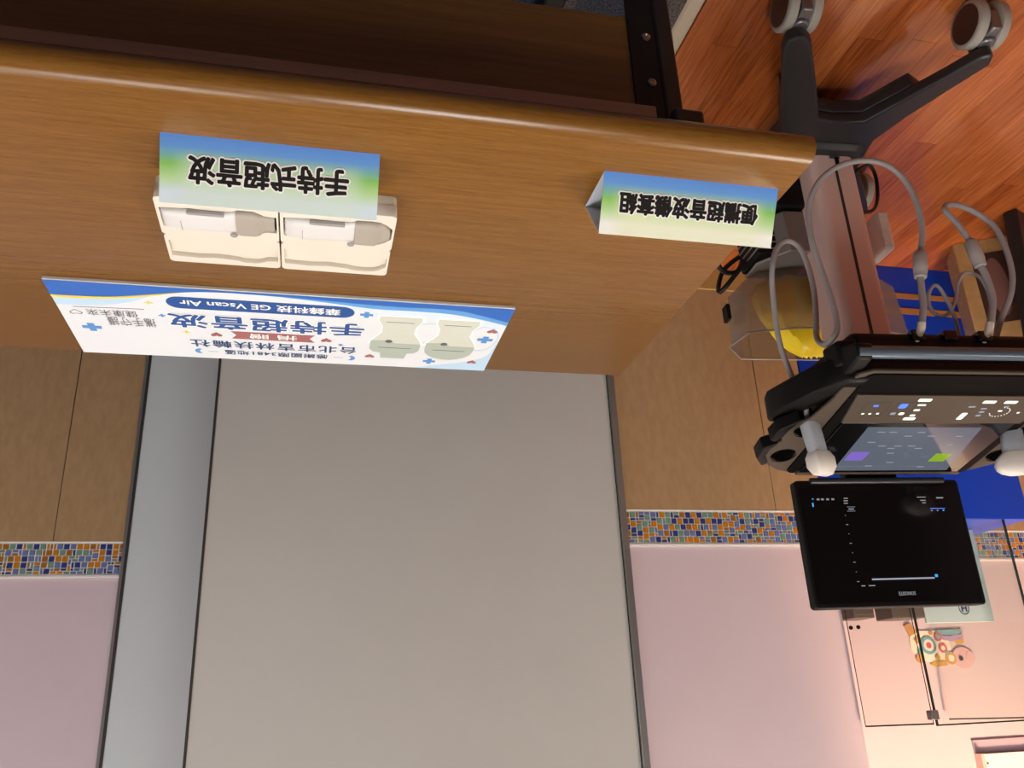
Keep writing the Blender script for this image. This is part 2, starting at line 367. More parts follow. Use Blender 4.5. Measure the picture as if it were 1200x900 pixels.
# ceiling luminaires
for k, (x, y, sx, sy, st, c) in enumerate(LAMPS):
    names = ['square ceiling light panel above the display table', 'square ceiling light panel above the cart', 'added square ceiling light panel brightening the tent card fronts', 'added square ceiling light panel brightening the wall by the narrow blue-grey door leaf', 'square ceiling light panel over the open wood floor']
    t = thing('ceiling_light', names[k], 'light', (x, y, 2.7), 0, 'ceiling light panels')
    plate('frame', [rrect(-sx / 2 - .02, sx / 2 + .02, -sy / 2 - .02, sy / 2 + .02, .01), rrect(-sx / 2, sx / 2, -sy / 2, sy / 2, .005)], -.012, 0, 'white', t)
    MB().box(-sx / 2, sx / 2, -sy / 2, sy / 2, -.008, -.002).build('diffuser', mat('diffuser_%d' % k, (1, 1, 1, 1), .5, emit=(*c, 1), estr=st), t)
t = thing('downlight', 'round warm ceiling downlight in front of the glass showcase', 'light', (SPOT[0][0], SPOT[0][1], 2.7))
MB().disc((0, 0, 0), (0, 0, -1), [(0, .055), (.012, .055), (.012, .045), (.002, .042)], 24).build('trim_ring', 'white', t, smooth=True)
sl = bpy.data.lights.new('downlight_beam', 'SPOT'); sl.energy = SPOT[1]; sl.color = SPOT[2]; sl.spot_size = math.radians(64); sl.spot_blend = .7; sl.shadow_soft_size = .06
so = bpy.data.objects.new('downlight_beam', sl); link(so); so.location = SPOT[0]; so.rotation_euler = (Vector((-2.15, 2.5, 1.25)) - Vector(SPOT[0])).to_track_quat('-Z', 'Y').to_euler()

# ================================================================== DISPLAY TABLE
tb = thing('display_table', 'long wood-grain table with rounded front edge and black steel legs', 'table', (0, 0, 0))
ZT = .74
prof = [(1.414, ZT), (1.416, ZT - .002), (1.416, .704), (1.414, .702), (.742, .702)]
prof = prof[:5] + [(.742 + .02 * math.cos(math.radians(-90 - 180 * k / 10)), .721 + .019 * math.sin(math.radians(-90 - 180 * k / 10))) for k in range(11)]
tt = MB().prism(prof, -.566, 1.7, ax='x').build('tabletop', 'table', tb, smooth=True)
MB().box(-.388, 1.62, .800, .818, .486, .668).build('modesty_panel', 'panelwood', tb, bevel=.001)
MB().box(-.398, 1.62, .786, .800, .640, .664).build('support_rail', 'rail', tb, bevel=.001)
for sx, x in ((1, -.428), (-1, 1.55)):
    lg = MB().box(x - .013, x + .013, .795, .845, .03, .70).box(x - .02, x + .02, .76, 1.36, .66, .702).build('leg', 'blacksteel', tb, bevel=.004)
    MB().box(x - .022, x + .022, .74, 1.36, .004, .034).build('foot', 'blacksteel', lg, bevel=.006)
    MB().box(min(x + sx * .013, x + sx * .05), max(x + sx * .013, x + sx * .05), .797, .800, .40, .66).build('flange', 'black', lg)
    for z in (.519, .594): MB().disc((x + sx * .026, .797, z), (0, -1, 0), [(0, .006), (.002, .0058), (.003, .003), (.0015, .002)], 14).build('screw', 'screwm', lg, smooth=True)

# ---- tent cards
def tent(name, label, xc, y0, width, mt, body, tbox, off=.0011, halo=.0029):
    t = thing(name, label, 'sign', (xc, y0, ZT), 0)
    d, h, th = .0765, .063, .0012; w2 = width / 2
    tri = [(0, 0), (d, 0), (d / 2, h)]
    MB().add([(-w2, 0, 0), (w2, 0, 0), (w2, d / 2, h), (-w2, d / 2, h), (-w2, th * 1.2, .0008), (w2, th * 1.2, .0008), (w2, d / 2, h - th * 1.6), (-w2, d / 2, h - th * 1.6)],
             [(0, 1, 2, 3), (4, 7, 6, 5), (0, 3, 7, 4), (1, 5, 6, 2), (0, 4, 5, 1), (3, 2, 6, 7)]).build('front_face', mt, t)
    MB().add([(-w2, d, 0), (w2, d, 0), (w2, d / 2, h - .0001), (-w2, d / 2, h - .0001), (-w2, d - th, .0008), (w2, d - th, .0008), (w2, d / 2, h - th * 1.7), (-w2, d / 2, h - th * 1.7)],
             [(0, 1, 2, 3), (4, 7, 6, 5), (0, 3, 7, 4), (1, 5, 6, 2), (0, 4, 5, 1), (3, 2, 6, 7)]).build('rear_face', 'cardin', t)
    MB().box(-w2, w2, .001, d - .001, 0, .0007).build('base_flap', 'cardin', t)
    rot = (math.atan2(h, d / 2), 0, 0)
    l2 = text('lettering_halo', body, tbox, .0004, 'inkw', t, halo, rot=rot)
    l1 = text('lettering', body, tbox, .0007, 'ink', t, off, rot=rot)
    return t
tent('tent_card', 'blue and green tent card with six black characters before the white probe cases', .057, .806, .234, 'card1', '手持式超音波', (-.083, .087, .022, .0505))
tent('tent_card', 'blue and green tent card with eight black characters at the table end near the cart', -.4385, .793, .229, 'card2', '便攜超音波儀套組', (-.090, .092, .023, .047))

# ---- printed foam board lying flat
bd = thing('foam_board', 'white and blue printed foam board lying flat at the table back', 'board', (-.300, 1.158, ZT))
BW, BH, BT = .677, .252, .005
MB().box(0, BW, -.003, BH, 0, BT).build('board', ['b_white'], bd, bevel=.0006, seg=1)
MB().box(.0005, BW - .0005, -.0036, -.003, .0004, BT - .0004).build('cut_edge', 'b_edge', bd)
Z = BT
def band(name, top, bot, z, mt):
    p = [(x, y) for x, y, _ in spline([(a, b, 0) for a, b in bot], 5)] + [(x, y) for x, y, _ in reversed(spline([(a, b, 0) for a, b in top], 5))]
    return poly(name, p, Z + z, mt, bd)
E0 = .0005
band('pale_wave', [(E0, .075), (.05, .062), (.1, .052), (.16, .046), (.22, .040), (.3, .018), (.38, .008), (.44, .006)], [(E0, -.002), (.2, -.002), (.44, -.002)], .0003, 'b_pale')
band('pale_wave', [(.46, .004), (.53, .024), (.57, .052), (.62, .07), (BW - E0, .074)], [(.46, -.002), (.58, -.002), (BW - E0, -.002)], .0003, 'b_light')
band('light_wave', [(E0, .058), (.05, .04), (.1, .028), (.16, .026), (.22, .026), (.29, .015), (.36, .006), (.42, .004)], [(E0, -.002), (.2, -.002), (.42, -.002)], .0006, 'b_mid')
band('blue_wave', [(E0, .046), (.04, .030), (.08, .016), (.12, .012), (.18, .014), (.24, .012), (.32, .006), (.40, .003), (.47, .006), (.53, .020), (.58, .034), (.62, .040), (BW - E0, .042)], [(E0, -.002), (.3, -.002), (BW - E0, -.002)], .0009, 'b_blue')
band('yellow_line', [(.50, .0135), (.54, .0285), (.58, .041), (.62, .048), (BW - E0, .050)], [(.50, .012), (.54, .024), (.58, .0355), (.62, .041), (BW - E0, .0425)], .0011, 'b_yellow')
poly('caption_bar', rrect(.246, .521, .026, .064, .0188, 8), Z + .0004, 'b_navy', bd)
text('caption_lettering', '華鋒科技 GE Vscan Air', (.268, .502, .034, .056), Z + .0007, 'inkw', bd, .0004)
text('title_halo', '手持超音波', (.228, .524, .084, .130), Z + .0004, 'inkw', bd, .0034, spacing=1.05)
text('title_lettering', '手持超音波', (.228, .524, .084, .130), Z + .0007, 'b_navy', bd, .0014, spacing=1.05)
poly('ribbon', [(.305, .137), (.313, .151), (.305, .165), (.436, .165), (.428, .151), (.436, .137)], Z + .0004, 'b_red', bd)
text('ribbon_lettering', '捐 贈', (.333, .407, .142, .160), Z + .0007, 'inkw', bd, .0003)
text('donor_lettering', '台北市吉林扶輪社', (.236, .502, .176, .204), Z + .0004, 'b_ink', bd, .0005, spacing=1.15)
text('thanks_lettering', '感謝國際3481地區', (.282, .452, .213, .231), Z + .0004, 'b_ink', bd, .0003, spacing=1.1)
for x, f in ((.244, 1), (.490, -1)):
    c = [(x + f * .009 * math.cos(math.radians(a)), .222 + .010 * math.sin(math.radians(a))) for a in range(100, 261, 20)]
    c2 = [(x + f * (.005 + .0065 * math.cos(math.radians(a))), .222 + .008 * math.sin(math.radians(a))) for a in range(250, 109, -20)]
    poly('moon_mark', c + c2, Z + .0004, 'b_cross', bd)
    poly('rule', [(x + f * .012, .2215), (x + f * .028, .2215), (x + f * .028, .2222), (x + f * .012, .2222)], Z + .0004, 'b_cross', bd)
def heart(cx_, cy_, s, mt='b_red'):
    p = []
    for k in range(24):
        t = 2 * PI * k / 24; p.append((cx_ + s * math.sin(t) ** 3, cy_ + s * (13 * math.cos(t) - 5 * math.cos(2 * t) - 2 * math.cos(3 * t) - math.cos(4 * t)) / 16))
    return p
for x, y, s in ((.459, .153, .009), (.286, .153, .009), (.211, .209, .0085), (.019, .083, .009), (.030, .214, .0085)): poly('heart_mark', heart(x, y, s), Z + .0005, 'b_red', bd)
for x, y, s in ((.643, .149, .014), (.227, .049, .010), (.025, .117, .013), (.106, .219, .011), (.533, .093, .005), (.262, .168, .004)):
    a = s * .36; poly('cross_mark', [(x - a, y - s), (x + a, y - s), (x + a, y - a), (x + s, y - a), (x + s, y + a), (x + a, y + a), (x + a, y + s), (x - a, y + s), (x - a, y + a), (x - s, y + a), (x - s, y - a), (x - a, y - a)], Z + .0005, 'b_cross', bd)
for x, y in ((.546, .052), (.504, .149)): poly('spark_mark', [(x - .007, y), (x - .002, y - .002), (x, y - .007), (x + .002, y - .002), (x + .007, y), (x + .002, y + .002), (x, y + .007), (x - .002, y + .002)], Z + .0005, 'b_yellow', bd)
text('slogan_lettering', '攜手守護', (.546, .616, .107, .138), Z + .0004, 'b_pencil', bd, 0)
text('slogan_lettering', '健康未來', (.568, .640, .084, .106), Z + .0004, 'b_pencil', bd, 0)
h_ = heart(.655, .097, .009); plate('heart_outline', [h_, [(.655 + (x - .655) * .82, .097 + (y - .097) * .82) for x, y in h_]], Z + .0002, Z + .0004, 'b_pencil', bd)
poly('underline', [(.556, .0745), (.655, .0785), (.655, .0797), (.556, .0757)], Z + .0004, 'b_pencil', bd)
for k, x in enumerate((.172, .079)):        # the two printed probe pictures
    w_ = .036; hw = .042
    bod = [(x - w_ * .92, .050), (x + w_ * .92, .050), (x + w_ * .95, .064), (x + w_ * .74, .085), (x + w_ * .72, .11), (x + w_ * 1.1, .14), (x + hw, .152), (x - hw, .152), (x - w_ * 1.1, .14), (x - w_ * .72, .11), (x - w_ * .74, .085), (x - w_ * .95, .064)]
    poly('probe_picture_rim', [(x + (a - x) * 1.12, .13 + (b - .13) * 1.06) for a, b in bod], Z + .0004, 'inkw', bd)
    poly('probe_picture', bod, Z + .0007, 'b_probe', bd)
    if k == 0: hd = [(x - hw, .150), (x + hw * .0, .150), (x + hw * .3, .140), (x + hw, .142), (x + hw, .175), (x + hw * .85, .186), (x + hw * .55, .190), (x + hw * .48, .212), (x - hw * .48, .212), (x - hw * .55, .190), (x - hw * .85, .186), (x - hw, .175)]
    else: hd = [(x - hw, .150), (x, .150), (x + hw * .3, .140), (x + hw, .142)] + [(x + hw * math.cos(math.radians(a)), .168 + .040 * math.sin(math.radians(a))) for a in range(0, 181, 20)]
    poly('probe_picture_head', hd, Z + .0010, 'b_phead', bd)
    poly('probe_picture_button', circle(x + .012, .142, .006, 14), Z + .0013, 'b_pencil', bd)
    poly('probe_picture_line', [(x - .028, .167), (x + .028, .167), (x + .028, .1685), (x - .028, .1685)], Z + .0013, 'b_pencil', bd)
    poly('probe_picture_line', [(x - .022, .068), (x + .022, .068), (x + .022, .0692), (x - .022, .0692)], Z + .0010, 'b_pencil', bd)
plate('swirl', [circle(.117, .105, .046, 30, .040), circle(.117, .105, .042, 30, .036)], Z + .0001, Z + .0002, 'b_light', bd)
plate('swirl', [circle(.03, .115, .027, 26, .05), circle(.03, .115, .024, 26, .046)], Z + .0001, Z + .0002, 'b_light', bd)
band('pale_corner', [(E0, .2515), (.05, .2515), (.13, .2515)], [(E0, .12), (.02, .20), (.13, .2505)], .0002, 'b_light')

# ---- hand-held probes in their open cases
def outline(kind, g=0.0):
    # plan outline of the probe, tail at x=0, head towards +x
    if kind == 0: up = [(0, .018), (.03, .0205), (.055, .0175), (.08, .021), (.086, .025), (.104, .025), (.112, .020), (.116, .0165), (.128, .0155)]
    else: up = [(0, .018), (.03, .0205), (.055, .0175), (.08, .021), (.086, .025), (.103, .0255), (.114, .0240), (.1225, .0185), (.1275, .009)]
    p = [(x + (-g if i == 0 else g if i == len(up) - 1 else 0), y + g) for i, (x, y) in enumerate(up)]
    return [(x, -y) for x, y in p] + [(x, y) for x, y in reversed(p)]
def half(kind, x, sgn=1):
    o = outline(kind); n = len(o) // 2; pts = o[:n]
    for a, b in zip(pts, pts[1:]):
        if a[0] <= x <= b[0]: return -(a[1] + (b[1] - a[1]) * (x - a[0]) / (b[0] - a[0] + 1e-9))
    return -pts[-1][1]
for kind, xr, lab, lab2 in ((0, .191, 'open cream case holding the handheld probe with the stepped head', 'white handheld probe with stepped square grey head lying in its case'),
                            (1, .0505, 'open cream case holding the handheld probe with the rounded head', 'white handheld probe with rounded grey head lying in its case')):
    # local x runs along world -x
    t = thing('probe_case', lab, 'case', (xr, .970, ZT), PI, 'open probe cases')
    L_ = .1385
    def R2(x0, x1, y0, y1): return rrect(x0, x1, y0, y1, .006, 3)
    hole = [(x + .006, .0415 + y * 1.0) for x, y in outline(kind, .0022)]
    tr = plate('tray', [R2(0, L_, .002, .084), hole], .012, .029, 'case', t, bevel=.0008)
    MB().prism(R2(.0005, L_ - .0005, .0025, .0835), 0, .0125).build('tray_base', 'case', tr)
    hole2 = [(x + .006, -.036 + y * .92) for x, y in outline(kind, .0022)]
    ld = plate('lid', [R2(0, L_, -.070, -.002), hole2], .019, .026, 'case', t, bevel=.0008)
    MB().prism(R2(.0005, L_ - .0005, -.0695, -.0025), 0, .0195).build('lid_base', 'case', ld)
    MB().box(.045, .06, -.0725, -.068, .010, .018).build('latch', 'case', ld)
    MB().box(.088, .104, -.0725, -.068, .010, .018).build('latch', 'case', ld)
    p = thing('handheld_probe', lab2, 'probe', (xr, .970, ZT + .0130), PI, 'handheld probes')
    def ringset(xs, hz):
        rr = []
        for x in xs:
            hw = half(kind, x); H = hz(x); ring = []
            for k in range(24):
                a = 2 * PI * k / 24; c, s_ = math.cos(a), math.sin(a)
                ring.append((x + .006, .0415 + hw * math.copysign(abs(c) ** .45, c), H / 2 + H / 2 * math.copysign(abs(s_) ** .5, s_)))
            rr.append(ring)
        return rr
    MB().rings(ringset([0.0, .003, .015, .03, .045, .06, .072, .0835], lambda x: .018 if x < .001 else .021 + .002 * math.sin(x * 40))).build('body', 'hpw', p, smooth=True)
    xs = [.0837, .088, .096, .104, .110, .116, .122, .128] if kind == 0 else [.0837, .088, .096, .103, .110, .116, .120, .124, .127]
    MB().rings(ringset(xs, lambda x: .023 if x < .112 else .018)).build('head', 'hpg', p, smooth=True)
    MB().disc((.086, .0415 - .0185, .0228), (0, 0, 1), [(0, .0046), (.0008, .0044), (.0009, .003), (.0005, .0026)], 16).build('button', 'hpd', p, smooth=True)
    MB().prism(rrect(.035, .077, .0585, .0635, .0015, 2), .0165, .0215).build('side_grip', 'hpd', p, bevel=.0006)
    MB().box(.0265, .0271, .025, .046, .0222, .0231).build('seam', 'hpd', p)
    if kind == 0: MB().prism(rrect(.134, .1365, .0305, .0525, .001, 2), .003, .016).build('lens', 'black', p)

# ================================================================== ULTRASOUND CART
CART = (-1.170, 1.497, 0); YAW = math.radians(5)
ct = thing('ultrasound_cart', 'bronze and black ultrasound cart with tilted touch console and black monitor', 'cart', CART, YAW)
# base
top = [(.136, -.087), (.194, -.213), (.261, -.359), (.263, -.385), (.250, -.398), (.232, -.400), (.213, -.387), (.172, -.319), (.084, -.166), (.042, -.161), (-.023, -.167), (-.073, -.245), (-.124, -.321), (-.160, -.381), (-.175, -.390), (-.187, -.383), (-.195, -.360), (-.154, -.276), (-.111, -.183), (-.083, -.102), (-.10, 0), (-.21, .15), (-.235, .19), (-.225, .22), (-.20, .225), (-.09, .12), (.09, .12), (.20, .225), (.225, .22), (.235, .19), (.15, 0)]
low = [(.136, -.087), (.205, -.235), (.143, -.270), (.084, -.168), (.042, -.163), (-.023, -.169), (-.085, -.262), (-.135, -.235), (-.083, -.102), (-.10, 0), (-.09, .12), (.09, .12), (.15, 0)]
bs = plate('base', [top], .100, .128, 'charcoal', ct, bevel=.006)
plate('base_underside', [low], .066, .101, 'charcoal', ct, bevel=.003)
for q in ((.236, -.397), (-.175, -.388), (.215, .205), (-.215, .205)):
    ca = MB().box(q[0] - .0115, q[0] + .0115, q[1] - .040, q[1] + .040, .045, .094).disc((q[0], q[1], .080), (0, 0, 1), [(0, .017), (.022, .017)], 16).build('caster', 'silver', ct, bevel=.004)
    for s_ in (-1, 1):
        MB().disc((q[0] + s_ * .013, q[1], .050), (s_, 0, 0), [(0, .046), (.003, .0495), (.018, .0495), (.022, .046), (.0225, .040)], 32).build('wheel', 'tyre', ca, smooth=True)
        MB().disc((q[0] + s_ * .034, q[1], .050), (s_, 0, 0), [(0, .041), (.002, .040), (.0035, .030), (.004, .004)], 32).build('wheel_cap', 'cap', ca, smooth=True)
# raised collar and column
cb = MB().prism(rrect(-.078, .078, -.092, .078, .03), .127, .142, top=rrect(-.066, .066, -.078, .07, .025)).build('column_collar', 'charcoal', ct, bevel=.003)
co = MB().prism(rrect(-.056, .056, -.060, .060, .022, 6), .135, .80).build('column', 'bronze', ct, smooth=True)
MB().box(-.0035, .0035, -.0608, -.0592, .17, .79).build('groove', 'dark', co)
MB().prism(rrect(-.012, -.002, .146, .168, .002, 2), -.0612, -.059, ax='y').build('key_slot', 'black', co)
MB().box(-.016, .010, -.0606, -.059, .136, .150).build('slot_plate', 'silver', co)
# translucent bin behind the column, power unit and cables at the column
def bin_ring(z, g):
    base = [(.085, .075), (.19, .105), (.205, .185), (.15, .25), (-.15, .25), (-.215, .185), (-.20, .105), (-.085, .075)]
    return [(x * g, .165 + (y - .165) * g, z) for x, y in base]
outer = [bin_ring(.355, .78), bin_ring(.395, .98), bin_ring(.522, 1.03), bin_ring(.530, 1.06)]
inner = [bin_ring(.530, 1.04), bin_ring(.522, 1.01), bin_ring(.397, .965), bin_ring(.358, .77)]
MB().rings(outer + inner).build('storage_bin', 'frost', ct, smooth=False)
MB().tube([Vector(p) for p in bin_ring(.530, 1.055)] + [Vector(bin_ring(.530, 1.055)[0])], .0022, 8).build('bin_rim', mat('clouded_rim', rgb(150, 142, 134), .3), ct)
MB().box(.214, .224, .15, .18, .43, .47).build('bin_latch', 'black', ct, bevel=.002)
ps = MB().prism([(.035, .02), (.105, .02), (.16, .09), (.16, .16), (.035, .16)], .245, .355).build('power_unit', 'psu', ct, bevel=.003)
MB().box(.120, .172, .045, .150, .25, .35).build('vent_block', 'black', ps, bevel=.004)
MB().box(.036, .165, .005, .150, .132, .242).build('battery_pack', 'black', ct, bevel=.008)
for k in range(5): MB().box(.118, .174, .043, .152, .262 + k * .018, .265 + k * .018).build('vent_fin', 'psu', ps)
MB().box(-.128, -.098, -.03, .045, .27, .37).build('adapter', 'paper', ct, bevel=.006)
# console head
PT = math.radians(11.5)
hd = MB().prism([(-.304, .722), (-.324, .730), (-.326, .790), (-.310, .806), (-.06, .845), (.05, .86), (.05, .80), (.0, .735), (-.05, .722)], -.212, .212, ax='x').build('console_head', 'black', ct, bevel=.008)
for u in (.093, -.038, .03): MB().box(u - .013, u + .013, -.334, -.31, .724, .744).build('cable_port', 'gloss', hd, bevel=.003)
MB().tube([(.238, -.360, .783), (-.238, -.360, .783)], .0115, 18).build('front_handle', 'bar', ct, smooth=True)
for s_ in (-1, 1): MB().prism([(-.373, .772), (-.355, .765), (-.28, .742), (-.20, .76), (-.20, .82), (-.30, .812), (-.365, .797)], s_ * .212, s_ * .242, ax='x').build('handle_bracket', 'black', ct, bevel=.005)
# tilted console: local frame with origin at the near middle of the touch glass
def wing(s_): return [(x * s_, y) for x, y in [(.205, -.01), (.245, .0), (.275, .035), (.278, .065), (.266, .085), (.282, .11), (.280, .145), (.255, .185), (.225, .208), (.205, .212)]]
slab = [(-.20, -.163), (.20, -.163), (.222, -.150), (.232, -.12), (.232, -.07), (.238, -.035)] + wing(1)[1:-1] + [(.200, .216), (.19, .222), (-.19, .222), (-.200, .216)] + [p for p in reversed(wing(-1)[1:-1])] + [(-.238, -.035), (-.232, -.07), (-.232, -.12), (-.222, -.150)]
holes = []
for s_ in (1, -1):
    holes += [circle(s_ * .236, .042, .021, 18), circle(s_ * .240, .142, .024, 18)]
CL = (.0025, -.185, .850)     # cart-local origin of the touch glass frame
sb = plate('console', [slab] + holes, -.013, -.006, 'brown', ct, loc=CL, rot=(PT, 0, 0), bevel=.003)
def onp(mb, name, mt, parent=sb, **k): return mb.build(name, mt, parent, **k)
onp(MB().prism(rrect(-.206, .206, -.156, .214, .014), -.006, -.003), 'side_gap', mat('matt_black', rgb(8, 6, 5), .6, spec=.08))
onp(MB().prism(rrect(-.215, .215, -.150, .20, .03), -.05, -.013), 'underbody', 'black', bevel=.006)
onp(MB().prism([(-.200, -.096), (.200, -.096), (.184, .002), (-.190, .002)], -.004, .001), 'button_strip', 'brown', bevel=.001)
onp(MB().prism(rrect(-.180, .180, .001, .204, .004, 3), -.004, .0012), 'touch_glass', 'gloss', bevel=.0008)
onp(MB().prism(rrect(-.188, .186, .2045, .2145, .002, 2), -.004, .0025), 'glass_rim', 'brown', bevel=.001)
ui = mat('touch_ui', rgb(20, 22, 28), .1, emit=rgb(150, 160, 178), estr=.16); M['ui'] = ui
for nm, c, st in (('e_white', (255, 246, 224), .8), ('e_blue', (90, 130, 255), .7), ('e_purple', (150, 120, 230), .32), ('e_green', (150, 190, 30), .36), ('e_soft', (190, 198, 214), .30), ('e_cyan', (70, 170, 235), .5), ('e_menu', (200, 206, 220), .20), ('e_grey', (190, 194, 200), .22)):
    M[nm] = mat(nm, rgb(10, 10, 10), .3, emit=rgb(*c), estr=st)
onp(MB().prism([(-.150, .196), (.110, .196), (.122, .016), (-.118, .016)][::-1], .0011, .0014), 'touch_display', 'ui')
def key(u, v, su, sv, mt, z=.0017, name='key_light', r=None):
    onp(MB().prism(rrect(u - su, u + su, v - sv, v + sv, min(su, sv) * .5 if r is None else r, 3), z - .0004, z), name, mt)
key(.087, .133, .020, .018, 'e_purple', name='menu_tile', r=.002); key(-.101, .139, .018, .017, 'e_green', name='menu_tile', r=.002)
for u, v in ((.085, .035), (.06, .035), (.085, .075), (.055, .09), (.02, .05), (.0, .035), (.02, .09), (-.01, .09), (-.03, .05), (.02, .12), (.03, .10), (-.09, .05), (-.09, .085), (-.03, .10), (.0, .16), (.04, .175), (-.08, .18)): key(u, v, .008, .0018, 'e_menu', name='menu_text')
for u, v in ((.158, -.033), (.144, -.033), (.129, -.034), (-.157, -.040)): key(u, v, .0025, .0022, 'e_white')
key(.146, -.061, .005, .003, 'e_blue'); key(.092, -.061, .008, .008, 'e_blue')
key(.098, -.034, .005, .004, 'e_soft'); key(.081, -.034, .005, .004, 'e_white')
for u, v, a, b, c in ((.060, -.082, .013, .0045, 'e_white'), (.057, -.065, .008, .0024, 'e_white'), (.057, -.047, .006, .0028, 'e_white'), (.055, -.028, .005, .003, 'e_white'), (.055, -.016, .012, .0045, 'e_white'), (-.048, -.060, .007, .0024, 'e_soft'), (-.048, -.026, .006, .012, 'e_white'), (-.073, -.077, .013, .0045, 'e_white'), (-.117, -.077, .013, .0045, 'e_white'), (-.079, -.042, .005, .003, 'e_soft'), (-.076, -.054, .006, .0022, 'e_soft'), (-.080, -.029, .005, .003, 'e_soft'), (-.118, -.062, .005, .002, 'e_soft'), (-.115, -.046, .004, .0022, 'e_white')): key(u, v, a, b, c)
for k in range(15):
    a = math.radians(20 + 250 * k / 14); key(-.117 + .019 * math.cos(a), -.042 + .016 * math.sin(a), .0009, .0009, 'e_white', name='dial_dot')
for u0, u1 in ((.118, .168), (.066, .108)):
    plate('key_outline', [rrect(u0, u1, -.074, -.024, .006), rrect(u0 + .0012, u1 - .0012, -.0728, -.0252, .005)], .0009, .0013, 'dark', sb)
# cable arms with dark holder cups
for s_ in (1, -1):
    arm = [(.200, -.330), (.240, -.318), (.270, -.255), (.288, -.185), (.300, -.130), (.290, -.095), (.268, -.105), (.252, -.150), (.235, -.19), (.19, -.205)]
    MB().prism([(s_ * x, y) for x, y in arm], .765, .822).build('cable_arm', 'black', ct, bevel=.008)
    MB().prism([(s_ * x, y) for x, y in [(.214, -.330), (.246, -.318), (.252, -.275), (.230, -.262), (.212, -.28)]], .742, .790).build('cable_hook', 'black', ct, bevel=.005)
    for v_, r_ in ((.042, .0225), (.142, .0255)):
        onp(MB().rings([[(s_ * (.236 if v_ < .1 else .240) + q * math.cos(2 * PI * k / 20), v_ + q * math.sin(2 * PI * k / 20), z_) for k in range(20)] for q, z_ in ((r_, -.004), (r_, -.045), (r_ * .8, -.05), (r_ * .72, -.045), (r_ * .82, -.004))], cap=False), 'holder_cup', 'black')
    onp(MB().prism([(s_ * x, y) for x, y in [(.262, .0), (.292, .035), (.296, .075), (.282, .083), (.274, .065), (.272, .038)]], -.030, -.002), 'holder_guard', 'black', bevel=.003)
    onp(MB().prism([(s_ * x, y) for x, y in [(.272, .088), (.298, .108), (.296, .148), (.272, .182), (.262, .170), (.279, .140), (.280, .112)]], -.030, -.002), 'holder_guard', 'black', bevel=.003)
# monitor
YM = .030
mo = MB().prism(rrect(-.184, .190, .905, 1.168, .008), YM, YM + .024, ax='y').build('monitor', 'black', ct, bevel=.003)
MB().prism(rrect(-.176, .182, .918, 1.158, .004), YM - .0012, YM + .001, ax='y').build('screen', 'screen', mo)
MB().tube([(.157, YM - .006, .908), (-.145, YM - .006, .908)], .0065, 14).build('hinge_bar', 'charcoal', mo, smooth=True)
MB().prism([(-.06, YM + .02), (.06, YM + .02), (.05, .09), (-.05, .09)], .84, 1.05).build('monitor_mount', 'black', ct, bevel=.004)
def mk(x, y, w_, h_, mt, name='screen_mark'):
    f_ = (y - 561) / 150.0; xl = 933 + 18 * f_; xr = 1123 + 26 * f_
    u = (.188 + .006 * f_) - (x - xl) / (xr - xl) * .370; z_ = .903 + f_ * .264
    MB().box(u - w_, u + w_, YM - .0018, YM - .0011, z_ - h_, z_ + h_).build(name, mt, mo)
for x in (959, 964, 970, 976): mk(x, 585.5, .003, .0018, 'e_grey', 'screen_icon')
mk(953, 585, .0015, .001, 'e_cyan'); mk(953, 592, .0015, .004, 'e_cyan')
for y in (584.5, 587.5, 590.5): mk(991, y, .0045, .0010, 'e_grey')
mk(997, 594.9, .009, .0004, 'e_grey'); mk(997, 600, .009, .0004, 'e_grey'); mk(997, 597.5, .006, .0012, 'e_grey')
for k in range(8): mk(990 + k * 1.75, 605 + k * 11, .0008 if k % 2 == 0 else .0026, .0006, 'e_grey', 'depth_tick')
mk(1055, 680, .069, .0016, 'e_soft', 'slider_line'); mk(1094, 677.5, .003, .0028, 'e_cyan', 'slider_knob')
mk(1008, 687, .004, .001, 'e_grey'); mk(1018, 687, .007, .001, 'e_grey')
mk(1080, 584, .010, .0008, 'e_grey'); mk(1082, 588, .006, .001, 'e_grey'); mk(1083, 591, .004, .001, 'e_grey'); mk(1102, 585, .008, .0014, 'e_grey'); mk(1099, 598, .017, .0005, 'e_blue')
for x in (1092, 1099, 1106): mk(x, 600.5, .0018, .0012, 'e_grey' if x < 1105 else 'e_cyan')
o = text('brand_lettering', 'SONOSITE', (-.030, .007, 1.1385, 1.1455), 0, 'e_grey', mo, .0002, loc=(0, YM - .0015, 0), rot=(PI / 2, 0, 0))

# transducers with their cables (all in the cart's frame of reference)
def cartthing(name, label, cat, group=None): return thing(name, label, cat, CART, YAW, group)
A = [(0.243, -0.167, 0.838), (0.248, -0.172, 0.803), (0.262, -0.17, 0.75), (0.275, -0.17, 0.678), (0.277, -0.18, 0.589), (0.279, -0.2, 0.533), (0.262, -0.2, 0.487), (0.237, -0.2, 0.467), (0.213, -0.2, 0.48), (0.202, -0.2, 0.521), (0.199, -0.2, 0.578), (0.211, -0.21, 0.64), (0.224, -0.22, 0.69), (0.237, -0.26, 0.724), (0.240, -0.296, 0.730), (0.227, -0.3, 0.705), (0.222, -0.29, 0.644), (0.224, -0.28, 0.576), (0.231, -0.28, 0.511), (0.226, -0.28, 0.453), (0.214, -0.29, 0.41), (0.187, -0.3, 0.376), (0.147, -0.31, 0.355), (0.101, -0.32, 0.352), (0.068, -0.33, 0.371), (0.044, -0.335, 0.409), (0.037, -0.34, 0.464), (0.04, -0.34, 0.521), (0.058, -0.34, 0.577)]
A2 = [(0.068, -0.34, 0.618), (0.072, -0.34, 0.649), (0.076, -0.34, 0.68), (0.085, -0.34, 0.708), (0.089, -0.34, 0.72)]
